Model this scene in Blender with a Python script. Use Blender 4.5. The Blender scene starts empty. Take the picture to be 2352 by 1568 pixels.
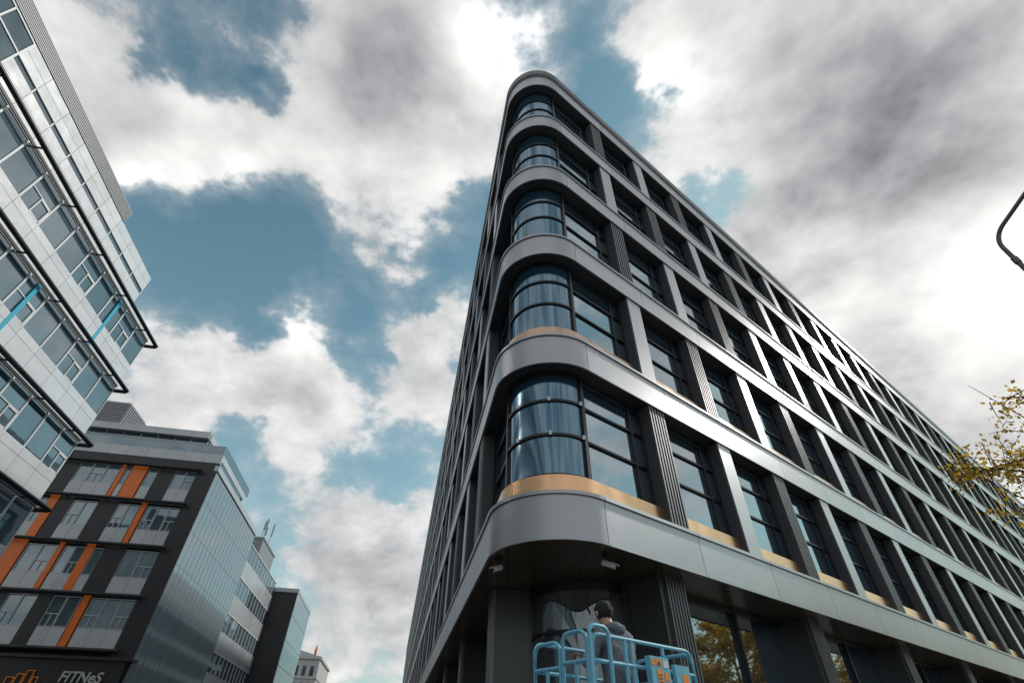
import bpy, math, random
from mathutils import Vector, Matrix
random.seed(7)
R=math.radians
scene=bpy.context.scene
col=scene.collection
CZ=1.6
F=1103.0; TH=R(41.1); CT,ST=math.cos(TH),math.sin(TH)
def ray(px,py):
    u=px-1176; v=784-py
    u=u-v*0.0174
    return Vector((u,F*CT-v*ST,F*ST+v*CT)).normalized()

# ------------------------------------------------------------------ materials
def nt(m):
    m.use_nodes=True
    return m.node_tree.nodes,m.node_tree.links,m.node_tree.nodes["Principled BSDF"]
def tilt(N,L,amt):
    # every panel or pane sits at a very slightly different angle
    g=N.new('ShaderNodeNewGeometry'); oi=N.new('ShaderNodeObjectInfo')
    a=N.new('ShaderNodeMath'); a.operation='ADD'; L.new(g.outputs['Random Per Island'],a.inputs[0]); L.new(oi.outputs['Random'],a.inputs[1])
    wn=N.new('ShaderNodeTexWhiteNoise'); wn.noise_dimensions='1D'; L.new(a.outputs[0],wn.inputs['W'])
    s=N.new('ShaderNodeVectorMath'); s.operation='SUBTRACT'; L.new(wn.outputs['Color'],s.inputs[0]); s.inputs[1].default_value=(.5,.5,.5)
    k=N.new('ShaderNodeVectorMath'); k.operation='SCALE'; L.new(s.outputs[0],k.inputs[0]); k.inputs[3].default_value=amt
    d=N.new('ShaderNodeVectorMath'); d.operation='ADD'; L.new(g.outputs['Normal'],d.inputs[0]); L.new(k.outputs[0],d.inputs[1])
    n=N.new('ShaderNodeVectorMath'); n.operation='NORMALIZE'; L.new(d.outputs[0],n.inputs[0])
    return n.outputs[0],wn.outputs['Value']
def mk(name,c,rough=.5,metal=0,ns=6,na=.12,bump=0,bs=60,ior=1.5,rv=.1,seams=None,panel=0,pv_=0):
    m=bpy.data.materials.new(name); N,L,P=nt(m)
    tc=N.new('ShaderNodeTexCoord')
    n=N.new('ShaderNodeTexNoise'); n.inputs['Scale'].default_value=ns; n.inputs['Detail'].default_value=4
    L.new(tc.outputs['Object'],n.inputs['Vector'])
    r=N.new('ShaderNodeMix'); r.data_type='RGBA'
    r.inputs[6].default_value=(*[x*(1-na*2) for x in c],1); r.inputs[7].default_value=(*[min(1,x*(1+na*2)) for x in c],1)
    L.new(n.outputs['Fac'],r.inputs[0]); out=r.outputs[2]
    if seams:
        b=N.new('ShaderNodeTexBrick'); L.new(tc.outputs['Object'],b.inputs['Vector'])
        b.offset=0; b.inputs['Scale'].default_value=1; b.inputs['Brick Width'].default_value=seams[0]; b.inputs['Row Height'].default_value=seams[1]
        b.inputs['Mortar Size'].default_value=.012; b.inputs['Color1'].default_value=(1,1,1,1); b.inputs['Color2'].default_value=(.88,.88,.88,1); b.inputs['Mortar'].default_value=(.12,.12,.12,1)
        mu=N.new('ShaderNodeMix'); mu.data_type='RGBA'; mu.blend_type='MULTIPLY'; mu.inputs[0].default_value=1
        L.new(out,mu.inputs[6]); L.new(b.outputs['Color'],mu.inputs[7]); out=mu.outputs[2]
    if panel:
        nn,val=tilt(N,L,panel); L.new(nn,P.inputs['Normal'])
        mr2=N.new('ShaderNodeMapRange'); mr2.inputs['To Min'].default_value=1-pv_; mr2.inputs['To Max'].default_value=1+pv_; L.new(val,mr2.inputs['Value'])
        sc=N.new('ShaderNodeVectorMath'); sc.operation='SCALE'; L.new(out,sc.inputs[0]); L.new(mr2.outputs[0],sc.inputs[3]); out=sc.outputs[0]
    L.new(out,P.inputs['Base Color'])
    mr=N.new('ShaderNodeMapRange'); mr.inputs['To Min'].default_value=max(0.01,rough-rv); mr.inputs['To Max'].default_value=min(1,rough+rv)
    L.new(n.outputs['Fac'],mr.inputs['Value']); L.new(mr.outputs[0],P.inputs['Roughness'])
    P.inputs['Metallic'].default_value=metal; P.inputs['IOR'].default_value=ior
    if bump:
        n2=N.new('ShaderNodeTexNoise'); n2.inputs['Scale'].default_value=bs; n2.inputs['Detail'].default_value=3
        L.new(tc.outputs['Object'],n2.inputs['Vector'])
        b=N.new('ShaderNodeBump'); b.inputs['Strength'].default_value=bump; b.inputs['Distance'].default_value=.02
        L.new(n2.outputs['Fac'],b.inputs['Height']); L.new(b.outputs[0],P.inputs['Normal'])
    return m
def mglass(name,c,ior=2.0,wav=.15,streak=0,c2=None,rough=.025,tint=(.80,.92,1),tl=.02):
    m=bpy.data.materials.new(name); N,L,P=nt(m)
    g=N.new('ShaderNodeNewGeometry'); oi=N.new('ShaderNodeObjectInfo')
    mp=N.new('ShaderNodeMapping'); L.new(g.outputs['Position'],mp.inputs['Vector'])
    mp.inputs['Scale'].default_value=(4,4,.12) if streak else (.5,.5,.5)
    n=N.new('ShaderNodeTexNoise'); n.inputs['Scale'].default_value=2.0; n.inputs['Detail'].default_value=3
    L.new(mp.outputs[0],n.inputs['Vector'])
    mx=N.new('ShaderNodeMix'); mx.data_type='RGBA'
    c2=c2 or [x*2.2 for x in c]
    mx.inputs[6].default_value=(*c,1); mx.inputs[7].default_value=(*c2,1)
    ad=N.new('ShaderNodeMath'); ad.operation='ADD'
    L.new(n.outputs['Fac'],ad.inputs[0]); 
    ms=N.new('ShaderNodeMath'); ms.operation='MULTIPLY_ADD'; ms.inputs[1].default_value=.8; ms.inputs[2].default_value=-.45
    L.new(oi.outputs['Random'],ms.inputs[0]); L.new(ms.outputs[0],ad.inputs[1])
    ad.use_clamp=True
    L.new(ad.outputs[0],mx.inputs[0]); L.new(mx.outputs[2],P.inputs['Base Color'])
    P.inputs['Roughness'].default_value=rough; P.inputs['IOR'].default_value=ior
    P.inputs['Specular Tint'].default_value=(*tint,1)
    nn=None
    if tl: nn,_=tilt(N,L,tl); L.new(nn,P.inputs['Normal'])
    if wav:
        n2=N.new('ShaderNodeTexNoise'); n2.inputs['Scale'].default_value=.9; n2.inputs['Detail'].default_value=1
        L.new(g.outputs['Position'],n2.inputs['Vector'])
        b=N.new('ShaderNodeBump'); b.inputs['Strength'].default_value=wav; b.inputs['Distance'].default_value=.06
        if nn: L.new(nn,b.inputs['Normal'])
        L.new(n2.outputs['Fac'],b.inputs['Height']); L.new(b.outputs[0],P.inputs['Normal'])
    return m
M_band=mk('satin_aluminium',(.37,.375,.395),.40,.82,1.2,.05,rv=.04,panel=.012,pv_=.05)
M_bandd=mk('dark_cornice_metal',(.13,.135,.145),.35,.8,2,.1)
M_gran=mk('dark_granite',(.055,.058,.064),.5,0,55,.45,.15,90)
M_flute=mk('dark_fluted_metal',(.14,.145,.155),.4,.6,8,.1)
M_gold=mk('champagne_metal',(.80,.45,.25),.28,.9,2,.16)
M_gold2=mk('dull_bronze_metal',(.50,.34,.24),.30,.9,2,.16)
M_core=mk('dark_wall',(.02,.022,.026),.7,0,3,.2)
M_frame=mk('black_frame_aluminium',(.018,.02,.024),.35,.3,9,.1)
M_glass=mglass('office_glass',(.014,.028,.042),4.6,.06)
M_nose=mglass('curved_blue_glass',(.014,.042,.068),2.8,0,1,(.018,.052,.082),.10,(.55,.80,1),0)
M_soff=mk('bronze_soffit',(.24,.18,.12),.24,.75,2,.15,seams=(1.4,1.4))
M_colm=mk('column_stone',(.045,.048,.053),.3,0,30,.3,seams=(1.2,1.3))
M_white=mk('white_panel',(.64,.66,.68),.22,.15,1.5,.05,panel=.02,pv_=.06)
M_whiteB=mk('grey_and_shaded_white_panel',(.44,.46,.48),.3,.1,1.5,.05,panel=.02,pv_=.06)  # shade on building B's white panels put into the colour; C is pale grey
M_white2=mk('white_frame',(.64,.66,.68),.4,0,5,.06)
M_sign=mk('sign_letter',(.42,.42,.41),.5,0,5,.06)
M_tube=mk('dark_pipe',(.02,.022,.025),.35,.4,9,.1)
M_glA=mglass('strip_glass',(.03,.06,.08),2.5,.05,0,(.12,.17,.20),tl=.02)
M_cyan=mk('cyan_panel',(.05,.42,.58),.2,0,4,.1)
M_oran=mk('orange_panel',(.72,.15,.015),.3,0,4,.1)
M_dark=mk('black_cladding',(.014,.014,.016),.4,0,5,.2)
M_louv=mk('grey_louvre',(.24,.25,.265),.45,.4,6,.1)
M_curt=mglass('curtain_glass',(.17,.21,.235),2.1,0,1,(.27,.31,.34),.07,tl=.003)
M_asph=mk('asphalt',(.05,.05,.052),.85,0,3,.2,.3,120)
M_pave=mk('paving_stone',(.26,.25,.235),.75,0,5,.12,.1,60,seams=(.6,.6))
M_grnd=mk('ground_soil',(.14,.14,.12),.9,0,.3,.2)
M_paint=mk('road_paint',(.75,.75,.72),.6,0,8,.08)
M_blue=mk('blue_lift_paint',(.15,.44,.60),.38,0,12,.10)
M_steel=mk('steel',(.35,.36,.37),.35,.9,10,.1)
M_rub=mk('rubber',(.02,.02,.02),.8,0,20,.1)
M_or2=mk('orange_sticker',(.85,.28,.02),.5,0,9,.04)
M_wst=mk('white_sticker',(.65,.65,.64),.5,0,9,.04)
M_blk=mk('black_print',(.012,.012,.012),.5,0,9,.04)
M_hood=mk('grey_hoodie_cloth',(.13,.145,.17),.9,0,9,.35,.9,14)
M_pant=mk('brown_trouser_cloth',(.17,.11,.07),.9,0,14,.2,.5,40)
M_skin=mk('skin',(.42,.24,.17),.5,0,14,.06)
M_hair=mk('black_hair',(.008,.007,.006),.75,0,60,.3,.6,120)
M_lampm=mk('lamp_post_grey',(.10,.11,.12),.45,.5,9,.1)
M_shoe=mk('dark_shoe',(.03,.03,.03),.6,0,14,.1)
M_bark=mk('bark',(.055,.042,.032),.9,0,12,.3,.6,30)
M_cream=mk('pale_render',(.50,.50,.49),.7,0,3,.08)
M_camw=mk('camera_grey_plastic',(.55,.56,.58),.4,0,9,.05)
def leafmat(name,c1,c2):
    m=bpy.data.materials.new(name); N,L,P=nt(m)
    g=N.new('ShaderNodeNewGeometry'); mx=N.new('ShaderNodeMix'); mx.data_type='RGBA'
    mx.inputs[6].default_value=(*c1,1); mx.inputs[7].default_value=(*c2,1)
    L.new(g.outputs['Random Per Island'],mx.inputs[0]); L.new(mx.outputs[2],P.inputs['Base Color'])
    P.inputs['Roughness'].default_value=.6
    tr=N.new('ShaderNodeBsdfTranslucent'); L.new(mx.outputs[2],tr.inputs['Color'])
    ms=N.new('ShaderNodeMixShader'); ms.inputs[0].default_value=.55
    L.new(P.outputs[0],ms.inputs[1]); L.new(tr.outputs[0],ms.inputs[2]); L.new(ms.outputs[0],N['Material Output'].inputs['Surface'])
    return m
M_leafY=leafmat('yellow_green_leaf',(.18,.15,.015),(.78,.48,.03))
M_leafG=leafmat('golden_leaf',(.36,.26,.02),(.90,.56,.03))

# ------------------------------------------------------------------ mesh helper
WM={}
def place(o,M,parent=None):
    if parent is not None:
        o.parent=parent; o.matrix_basis=WM[parent.name].inverted()@M
    else: o.matrix_basis=M
    WM[o.name]=M
class MB:
    def __init__(s): s.v=[];s.f=[];s.m=[]
    def add(s,vs,fs,m=0):
        k=len(s.v); s.v+=[tuple(v) for v in vs]; s.f+=[[i+k for i in f] for f in fs]
        s.m+= m if isinstance(m,list) else [m]*len(fs)
    def box(s,x0,x1,y0,y1,z0,z1,m=0):
        s.add([(x0,y0,z0),(x1,y0,z0),(x1,y1,z0),(x0,y1,z0),(x0,y0,z1),(x1,y0,z1),(x1,y1,z1),(x0,y1,z1)],
              [(0,3,2,1),(4,5,6,7),(0,1,5,4),(1,2,6,5),(2,3,7,6),(3,0,4,7)],m)
    def tube(s,pts,rad,m=0,n=8,closed=False):
        pts=[Vector(p) for p in pts]; k=len(pts)
        if not isinstance(rad,(list,tuple)): rad=[rad]*k
        tg=[]
        for i in range(k):
            if closed: t=pts[(i+1)%k]-pts[i-1]
            else: t=pts[min(i+1,k-1)]-pts[max(i-1,0)]
            tg.append(t.normalized())
        a=Vector((0,0,1)) if abs(tg[0].z)<.9 else Vector((1,0,0))
        u=tg[0].cross(a).normalized(); vs=[]
        for i in range(k):
            u=(u-tg[i]*u.dot(tg[i])).normalized(); w=tg[i].cross(u)
            for j in range(n):
                an=2*math.pi*j/n; vs.append(pts[i]+(u*math.cos(an)+w*math.sin(an))*rad[i])
        fs=[]
        for i in range(k if closed else k-1):
            i2=(i+1)%k
            for j in range(n):
                fs.append((i*n+j,i*n+(j+1)%n,i2*n+(j+1)%n,i2*n+j))
        if not closed: fs+= [tuple(range(n))[::-1],tuple((k-1)*n+j for j in range(n))]
        s.add(vs,fs,m)
    def cyl(s,c,axis,r,h,m=0,n=20):
        c=Vector(c); ax=Vector(axis).normalized(); s.tube([c,c+ax*h],r,m,n)
    def obj(s,name,mats,parent=None,M=None,smooth=False,label=None):
        me=bpy.data.meshes.new(name); me.from_pydata(s.v,[],s.f)
        for x in mats: me.materials.append(x)
        me.polygons.foreach_set('material_index',s.m)
        if smooth:
            me.polygons.foreach_set('use_smooth',[True]*len(me.polygons)); me.set_sharp_from_angle(angle=R(32))
        me.update()
        o=bpy.data.objects.new(name,me); col.objects.link(o)
        place(o,M or Matrix.Identity(4),parent)
        if label: o['label']=label
        return o
def inst(src,name,M,parent):
    o=bpy.data.objects.new(name,src.data); col.objects.link(o); place(o,M,parent); return o
def empty(name,loc,label,cat,group=None,M=None):
    o=bpy.data.objects.new(name,None); col.objects.link(o); o.empty_display_size=.3
    place(o,M or Matrix.Translation(loc)); o['label']=label; o['category']=cat
    if group: o['group']=group
    return o
def frame(org,x,y):
    return Matrix(((x[0],y[0],0,org[0]),(x[1],y[1],0,org[1]),(0,0,1,org[2] if len(org)>2 else 0),(0,0,0,1)))
T=Matrix.Translation

# ------------------------------------------------------------------ main building
azR,azL=R(52.0),R(-10.5)
dR=Vector((math.sin(azR),math.cos(azR))); nR=Vector((dR.y,-dR.x))
dL=Vector((math.sin(azL),math.cos(azL))); nL=Vector((-dL.y,dL.x))
r0=1.3
TR=Vector((1.72,8.44)); C=TR-nR*r0; TL=C+nL*r0
aR=math.atan2(nR.y,nR.x); aL=math.atan2(nL.y,nL.x)
if aL>aR: aL-=2*math.pi
arc=aR-aL; LA=r0*arc
LR=104.0; LL=150.0
def P2(t,off):
    if t<0: return TL+dL*(-t)+nL*off
    if t>LA: return TR+dR*(t-LA)+nR*off
    a=aL+arc*t/LA; return C+Vector((math.cos(a),math.sin(a)))*(r0+off)
def samples(t0,t1,N=40):
    ts=[t0]
    for i in range(N+1):
        t=LA*i/N
        if t0+1e-4<t<t1-1e-4: ts.append(t)
    ts.append(t1); return ts
def sweep(mb,t0,t1,prof,mats,cap=True,N=40):
    ts=samples(t0,t1,N); n=len(prof); vs=[]
    for t in ts:
        for (o,z) in prof:
            p=P2(t,o); vs.append((p.x,p.y,z+CZ))
    fs=[];ms=[]
    for i in range(len(ts)-1):
        for j in range(n):
            fs.append((i*n+j,(i+1)*n+j,(i+1)*n+(j+1)%n,i*n+(j+1)%n)); ms.append(mats[j] if isinstance(mats,list) else mats)
    if cap:
        fs+=[tuple(range(n)),tuple(range((len(ts)-1)*n,len(ts)*n))[::-1]]; ms+=[0,0]
    mb.add(vs,fs,ms)
bld=empty('office_building',(C.x,C.y,0),'wedge-shaped grey metal office building with rounded glazed corner','building')
PER=3.75; Z0=2.78; BH=.86; BAY=2.83; PW=.62; PS=2.04
zb=[Z0+PER*i for i in range(6)]
mb=MB(); sweep(mb,-LL,LA+LR,[(-.45,Z0+.1),(-.45,zb[5]+.9),(-.5,zb[5]+.9),(-.5,Z0+.1)],0)
ring=[P2(t,-.46) for t in samples(-LL,LA+LR)]
mb.add([(p.x,p.y,zb[5]+.88+CZ) for p in ring],[tuple(range(len(ring)))],0)
mb.obj('wall',[M_core],bld)
mb=MB()
ring=[P2(t,-.05) for t in samples(-LL,LA+LR)]
mb.add([(p.x,p.y,Z0+.015+CZ) for p in ring],[tuple(range(len(ring)))],0)
mb.obj('soffit',[M_soff],bld)
for i,z in enumerate(zb):
    mb=MB()
    h=BH if i<5 else .95
    sweep(mb,-LL,LA+LR,[(-.44,z+.03),(-.035,z+.03),(-.035,z+h-.02),(-.44,z+h-.02)],1)
    cuts=[(0+.007,LA-.007)]
    t=LA
    while t<LA+LR-1: cuts.append((t+.007,t+BAY-.007)); t+=BAY
    t=0
    while t>-LL+1: cuts.append((t-BAY+.007,t-.007)); t-=BAY
    for (a,b) in cuts:
        sweep(mb,a,b,[(-.03,z),(.02,z),(.02,z+.045),(.0,z+.05),(0,z+h-.07),(.035,z+h-.065),(.035,z+h),(-.03,z+h)],0)
    o=mb.obj('fascia_band',[M_band,M_gran],bld,smooth=True)
    if i<5:
        mb=MB(); hs=.40 if i<2 else .30
        sweep(mb,-LL,LA+LR,[(-.44,z+h),(-.2,z+h),(-.2,z+h+hs),(-.44,z+h+hs)],0)
        mb.obj('sill_band',[M_gold if i<1 else (M_gold2 if i<2 else M_band)],bld,smooth=True)
mb=MB(); z=zb[5]+.95
sweep(mb,-LL,LA+LR,[(-.4,z+.003),(.06,z+.003),(.09,z+.08),(.09,z+.42),(.05,z+.48),(-.4,z+.48)],0)
mb.obj('roof_cornice',[M_bandd],bld,smooth=True)
wh=PER-BH-.40
for i in range(5):
    z=zb[i]+BH+.40
    mb=MB(); sweep(mb,0,LA,[(-.37,z),(-.35,z),(-.35,z+wh),(-.37,z+wh)],0)
    g=mb.obj('curved_window',[M_nose],bld,smooth=True)
    mb=MB()
    for zz,hh in ((0,.08),(wh*.36,.055),(wh*.69,.055),(wh-.08,.08)):
        sweep(mb,0,LA,[(-.38,z+zz),(-.31,z+zz),(-.31,z+zz+hh),(-.38,z+zz+hh)],0)
    for t in (-.05,LA-.03):
        sweep(mb,t,t+.08,[(-.43,z),(-.29,z),(-.29,z+wh),(-.43,z+wh)],0)
    f=mb.obj('frame',[M_frame],g,smooth=True)
    if i==0:
        for t in (LA*.25,LA*.62,LA*.98):
            for zz in (wh*.36,wh*.69):
                p=P2(t,-.30)
                mb=MB(); mb.box(p.x-.03,p.x+.03,p.y-.015,p.y+.02,z+zz+CZ,z+zz+.09+CZ,0); mb.obj('glazing_clip',[M_white2],g)
MR=frame((TR.x,TR.y,CZ),dR,-nR); ML=frame((TL.x,TL.y,CZ),-dL,-nL)
def win_glass(mb,w,h,x=0,z=0,m=0):
    mb.box(x+.02,x+w-.02,.40,.42,z+.02,z+h,m)
def win_frame(mb,w,h,x=0,z=0,m=0,flip=False):
    b=.06
    mb.box(x,x+b,.33,.43,z-.1,z+h,m); mb.box(x+w-b,x+w,.33,.43,z-.1,z+h,m)
    mb.box(x+b,x+w-b,.33,.43,z-.1,z+b,m)
    for q in (.36,.69,.93): mb.box(x+b,x+w-b,.345,.43,z+h*q,z+h*q+.05,m)
    xm=x+w-.42 if not flip else x+.36
    mb.box(xm,xm+.05,.34,.43,z+b,z+h,m)
def mesh_of(fn,name,mats,*a,**k):
    mb=MB(); fn(mb,*a,**k)
    me=bpy.data.meshes.new(name); me.from_pydata(mb.v,[],mb.f)
    for x in mats: me.materials.append(x)
    me.polygons.foreach_set('material_index',mb.m); me.update(); return me
class S:pass
def pier_smooth(mb,x=0,z=0,h=PER-BH):
    mb.box(x,x+PW,.05,.45,z,z+h,1)
    mb.box(x+.03,x+PW-.03,.02,.052,z,z+h,0)
def pier_flute(mb,x=0,z=0,h=PER-BH,d=.45):
    mb.box(x,x+PW,.075,d,z,z+h,1)
    n=6; st=PW/n
    for i in range(n):
        xx=x+i*st
        mb.box(xx+.012,xx+st-.045,.02,.077,z,z+h,2)
wA=BAY-PW
meshes={}
def getm(kind,w=None,flip=False):
    k=(kind,w,flip)
    if k not in meshes:
        if kind=='g': meshes[k]=mesh_of(win_glass,'window',[M_glass],w,wh)
        if kind=='f': meshes[k]=mesh_of(win_frame,'frame',[M_frame],w,wh,flip=flip)
        if kind=='s': meshes[k]=mesh_of(pier_smooth,'smooth_pier',[M_band,M_gran])
        if kind=='p': meshes[k]=mesh_of(pier_flute,'fluted_pier',[M_flute,M_gran,M_flute])
    s=S(); s.data=meshes[k]; return s
rest_w=MB(); rest_w2=MB(); rest_p=MB(); rest_p2=MB()
nb_R=int((LR-PS-PW)/BAY); nb_L=int((LL-PS-PW)/BAY)
for fl in range(5):
    zt=zb[fl]+BH
    for k in range(nb_R+1):
        x0=0.05 if k==0 else PS+PW+(k-1)*BAY; w=(PS-.05) if k==0 else wA
        xp=PS+k*BAY
        fl_p=(fl+k)%2==0
        if k<17:
            g=inst(getm('g',w),'window',MR@T((x0,0,zt+.40)),bld)
            inst(getm('f',w),'frame',MR@T((x0,0,zt+.40)),g)
            inst(getm('p' if fl_p else 's'),'fluted_pier' if fl_p else 'smooth_pier',MR@T((xp,0,zt)),bld)
        else:
            win_glass(rest_w,w,wh,x0,zt+.40,0); win_frame(rest_w,w,wh,x0,zt+.40,1)
            (pier_flute if fl_p else pier_smooth)(rest_p,xp,zt)
    for k in range(nb_L+1):
        w=(PS-.05) if k==0 else wA
        x1=-(0.05 if k==0 else PS+PW+(k-1)*BAY); x0=x1-w
        xp=-(PS+k*BAY)-PW
        fl_p=(fl+k)%2==0
        if k<3:
            g=inst(getm('g',w),'window',ML@T((x0,0,zt+.40)),bld)
            inst(getm('f',w,True),'frame',ML@T((x0,0,zt+.40)),g)
            inst(getm('p' if fl_p else 's'),'fluted_pier' if fl_p else 'smooth_pier',ML@T((xp,0,zt)),bld)
        else:
            win_glass(rest_w2,w,wh,x0,zt+.40,0); win_frame(rest_w2,w,wh,x0,zt+.40,1,flip=True)
            (pier_flute if fl_p else pier_smooth)(rest_p2,xp,zt)
for mbx,MM,nm in ((rest_w,MR,'far_windows'),(rest_w2,ML,'side_windows')):
    o=mbx.obj(nm,[M_glass,M_frame],bld,M=MM); o['kind']='stuff'
for mbx,MM,nm in ((rest_p,MR,'far_piers'),(rest_p2,ML,'side_piers')):
    o=mbx.obj(nm,[M_band,M_gran,M_flute],bld,M=MM); o['kind']='stuff'
GI=1.2
for MM,sgn,nb in ((MR,1,nb_R),(ML,-1,nb_L)):
    k=0
    while k<min(nb,30):
        xa=PS+k*BAY; xs=(xa,xa+PW) if sgn>0 else (-xa-PW,-xa)
        mb=MB(); mb.box(xs[0]-.12,xs[1]+.0,.5,1.75 if k==0 else GI+.02,-CZ+.12,Z0+.012,0)
        n=7; st=(xs[1]-xs[0])/n
        for i in range(n): mb.box(xs[0]+i*st+.015,xs[0]+(i+1)*st-.03,.43,.502,-CZ+.12,Z0+.012,1)
        mb.obj('column',[M_colm,M_flute],bld,M=MM)
        k+=2
    L_=85
    mb=MB(); a,b=(PS+.3,L_) if sgn>0 else (-L_,-PS-.3)
    mb.box(a,b,GI,GI+.03,-CZ+.1,Z0+.01,0); mb.obj('shopfront_glass',[M_glass],bld,M=MM)
    mb=MB()
    x=PS+PW
    while x<L_:
        xx=x*sgn; mb.box(xx-.04,xx+.04,GI-.1,GI+.01,-CZ+.1,Z0+.005,0); x+=BAY
    for zz in (-CZ+.12,Z0-.1): mb.box(a,b,GI-.08,GI-.002,zz,zz+.08,0)
    mb.obj('shopfront_frame',[M_frame],bld,M=MM)
dc=Vector((1.62,11.62))
mb=MB(); mb.tube([(dc.x,dc.y,.12),(dc.x,dc.y,Z0+CZ+.01)],1.08,0,64)
dr=mb.obj('entrance_drum',[mglass('dark_entrance_glass',(.03,.03,.033),2.4,.25,1,(.08,.085,.09),tl=0)],bld,smooth=True)
mb=MB()
for zz,rr in ((Z0+CZ-.16,1.14),(Z0+CZ-.9,1.11)):
    mb.tube([(dc.x,dc.y,zz),(dc.x,dc.y,zz+.15 if rr>1.12 else zz+.05)],rr,0,64)
mb.obj('frame',[M_frame],dr,smooth=True)

# ------------------------------------------------------------------ security cameras
def seccam(px,py,aim,group):
    d=ray(px,py); t=Z0/d.z; p=d*t
    M=T((p.x,p.y,CZ+Z0))@Matrix.Rotation(aim,4,'Z')
    e=empty('security_camera',None,'grey bullet security camera hanging from the dark soffit','security camera',group,M=M)
    mb=MB(); mb.cyl((0,0,-.035),(0,0,1),.065,.05,0,16); mb.tube([(0,0,-.03),(0,0,-.10),(0,.04,-.14)],.018,0); mb.obj('bracket',[M_blk],e,M=M,smooth=True)
    Mh=M@T((0,.03,-.17))@Matrix.Rotation(R(-22),4,'X')
    mb=MB(); mb.tube([(0,-.13,0),(0,-.12,0),(0,.12,0),(0,.13,0)],[.03,.042,.042,.038],0,16)
    mb.box(-.048,.048,-.12,.17,.036,.048,0)
    mb.obj('housing',[M_camw],e,M=Mh,smooth=True)
    mb=MB(); mb.cyl((0,.128,0),(0,1,0),.03,.012,0,16); mb.obj('lens',[M_blk],e,M=Mh)
seccam(1145,1284,R(140),'security cameras under the soffit')
seccam(1392,1270,R(-115),'security cameras under the soffit')

# ------------------------------------------------------------------ building A (white panels)
KA=Vector((-23.3,23.4)); dS=dL; MA=frame((KA.x,KA.y,CZ),dS,Vector((-dL.y,dL.x)))
A=empty('panel_office_building',(KA.x,KA.y,0),'white panelled office building with strip windows and dark sunshade pipes','building')
LAA=36.0; mod=1.5; nm=24
lev=[1.9,5.5,9.1,12.7,16.3,19.8]
mb=MB(); mb.box(-LAA-14,-.02,.15,18,-CZ,20.0,0); mb.box(-LAA-14,-3.1,.2,14,20.0,22.6,0); mb.obj('wall',[M_core],A,M=MA)
WH=1.95
mb=MB()
xs=[-mod*i for i in range(33)]
for li,z in enumerate(lev):
    for x in xs:
        mb.box(x-mod+.01,x-.01,0,.14,z-3.6+.12,z-WH-.42,0)
        mb.box(x-mod+.01,x-.01,0,.14,z-WH-.40,z-WH-.02,0)
for li,z in enumerate(lev):
    for yy in range(6): mb.box(-.02,.03,.16+yy*2.5,.14+yy*2.5+2.47,z-3.6+.1,z+.02,0)
for x in xs:
    for (a,b) in ((19.92,20.5),(20.52,21.10),(21.42,21.95),(21.97,22.5)):
        if x<=-3.0: mb.box(x-mod+.01,x-.01,0,.2,a,b,0)
for x in (0,-mod): mb.box(x-mod+.01,x-.01,0,.2,19.92,20.3,0)
mb.obj('wall_panels',[M_white],A,M=MA)
mb=MB(); mb.box(-LAA-13,-3.05,.06,.2,21.11,21.41,0)
for x in xs:
    if x<=-3: mb.box(x-.03,x+.03,.02,.07,21.11,21.41,1)
mb.obj('slit_windows',[M_glA,M_white2],A,M=MA)
mb=MB()
for j in range(9): mb.box(-LAA-13,-7.3,-.04,.02,22.54+j*.1,22.54+j*.1+.055,0)
mb.box(-LAA-13,-7.35,.03,3,22.52,23.4,0)
mb.obj('roof_louvre',[M_louv],A,M=MA)
for x in (-16.5,-19.5,-22.5,-25.5,-28.5):
    mb=MB(); mb.box(x-2.6,x,-.06,.0,20.05,22.3,0); g=mb.obj('wide_window',[M_glA],A,M=MA)
    mb=MB()
    for a,b in ((x-2.68,x-2.6),(x,x+.08),(x-1.34,x-1.27)): mb.box(a,b,-.1,0,20.0,22.36,0)
    for z in (19.98,21.3,22.3): mb.box(x-2.6,x,-.1,-.061,z,z+.07,0)
    mb.obj('frame',[M_white2],g,M=MA)
def wA_frame(mb,sash):
    b=.045; w=mod; h=WH
    mb.box(0,b,.02,.1,0,h,0); mb.box(w-b,w,.02,.1,0,h,0); mb.box(b,w-b,.02,.1,0,b,0); mb.box(b,w-b,.02,.1,h-b,h,0)
    if sash:
        mb.box(b,w-b,.015,.1,h*.48,h*.48+.05,0)
        s=.07
        mb.box(w*.5-.03,w*.5+.03,.012,.1,0,h*.48,0)
        mb.box(w*.5+.03,w-b,.01,.06,b,b+s,0); mb.box(w*.5+.03,w-b,.01,.06,h*.48-s,h*.48,0); mb.box(w-b-s,w-b,.01,.06,b,h*.48,0)
meG=mesh_of(lambda mb:mb.box(.01,mod-.01,.06,.12,.01,WH-.01,0),'window',[M_glA])
meF=[mesh_of(wA_frame,'frame',[M_white2],False),mesh_of(wA_frame,'frame',[M_white2],True)]
s=S()
for li,z in enumerate(lev[2:]):
    for i in range(nm):
        cy=(i+li*3)%9==2
        Mx=MA@T((-mod*(i+1),0,z-WH-.02))
        s.data=meG; g=inst(s,'window',Mx,A)
        s.data=meF[(i+li)%3==1]; inst(s,'frame',Mx,g)
        if cy:
            mb=MB(); mb.box(.6,.82,-.015,.03,-1.5,WH-.05,0); mb.obj('cyan_glass_fin',[M_cyan],A,M=Mx)
mb=MB()
for li,z in enumerate(lev):
    mb.box(-LAA-12,-.01 if li<2 else -LAA-.01,.05,.12,z-WH-.02,z,0)
o=mb.obj('lower_windows',[M_glA],A,M=MA); o['kind']='stuff'
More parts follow.
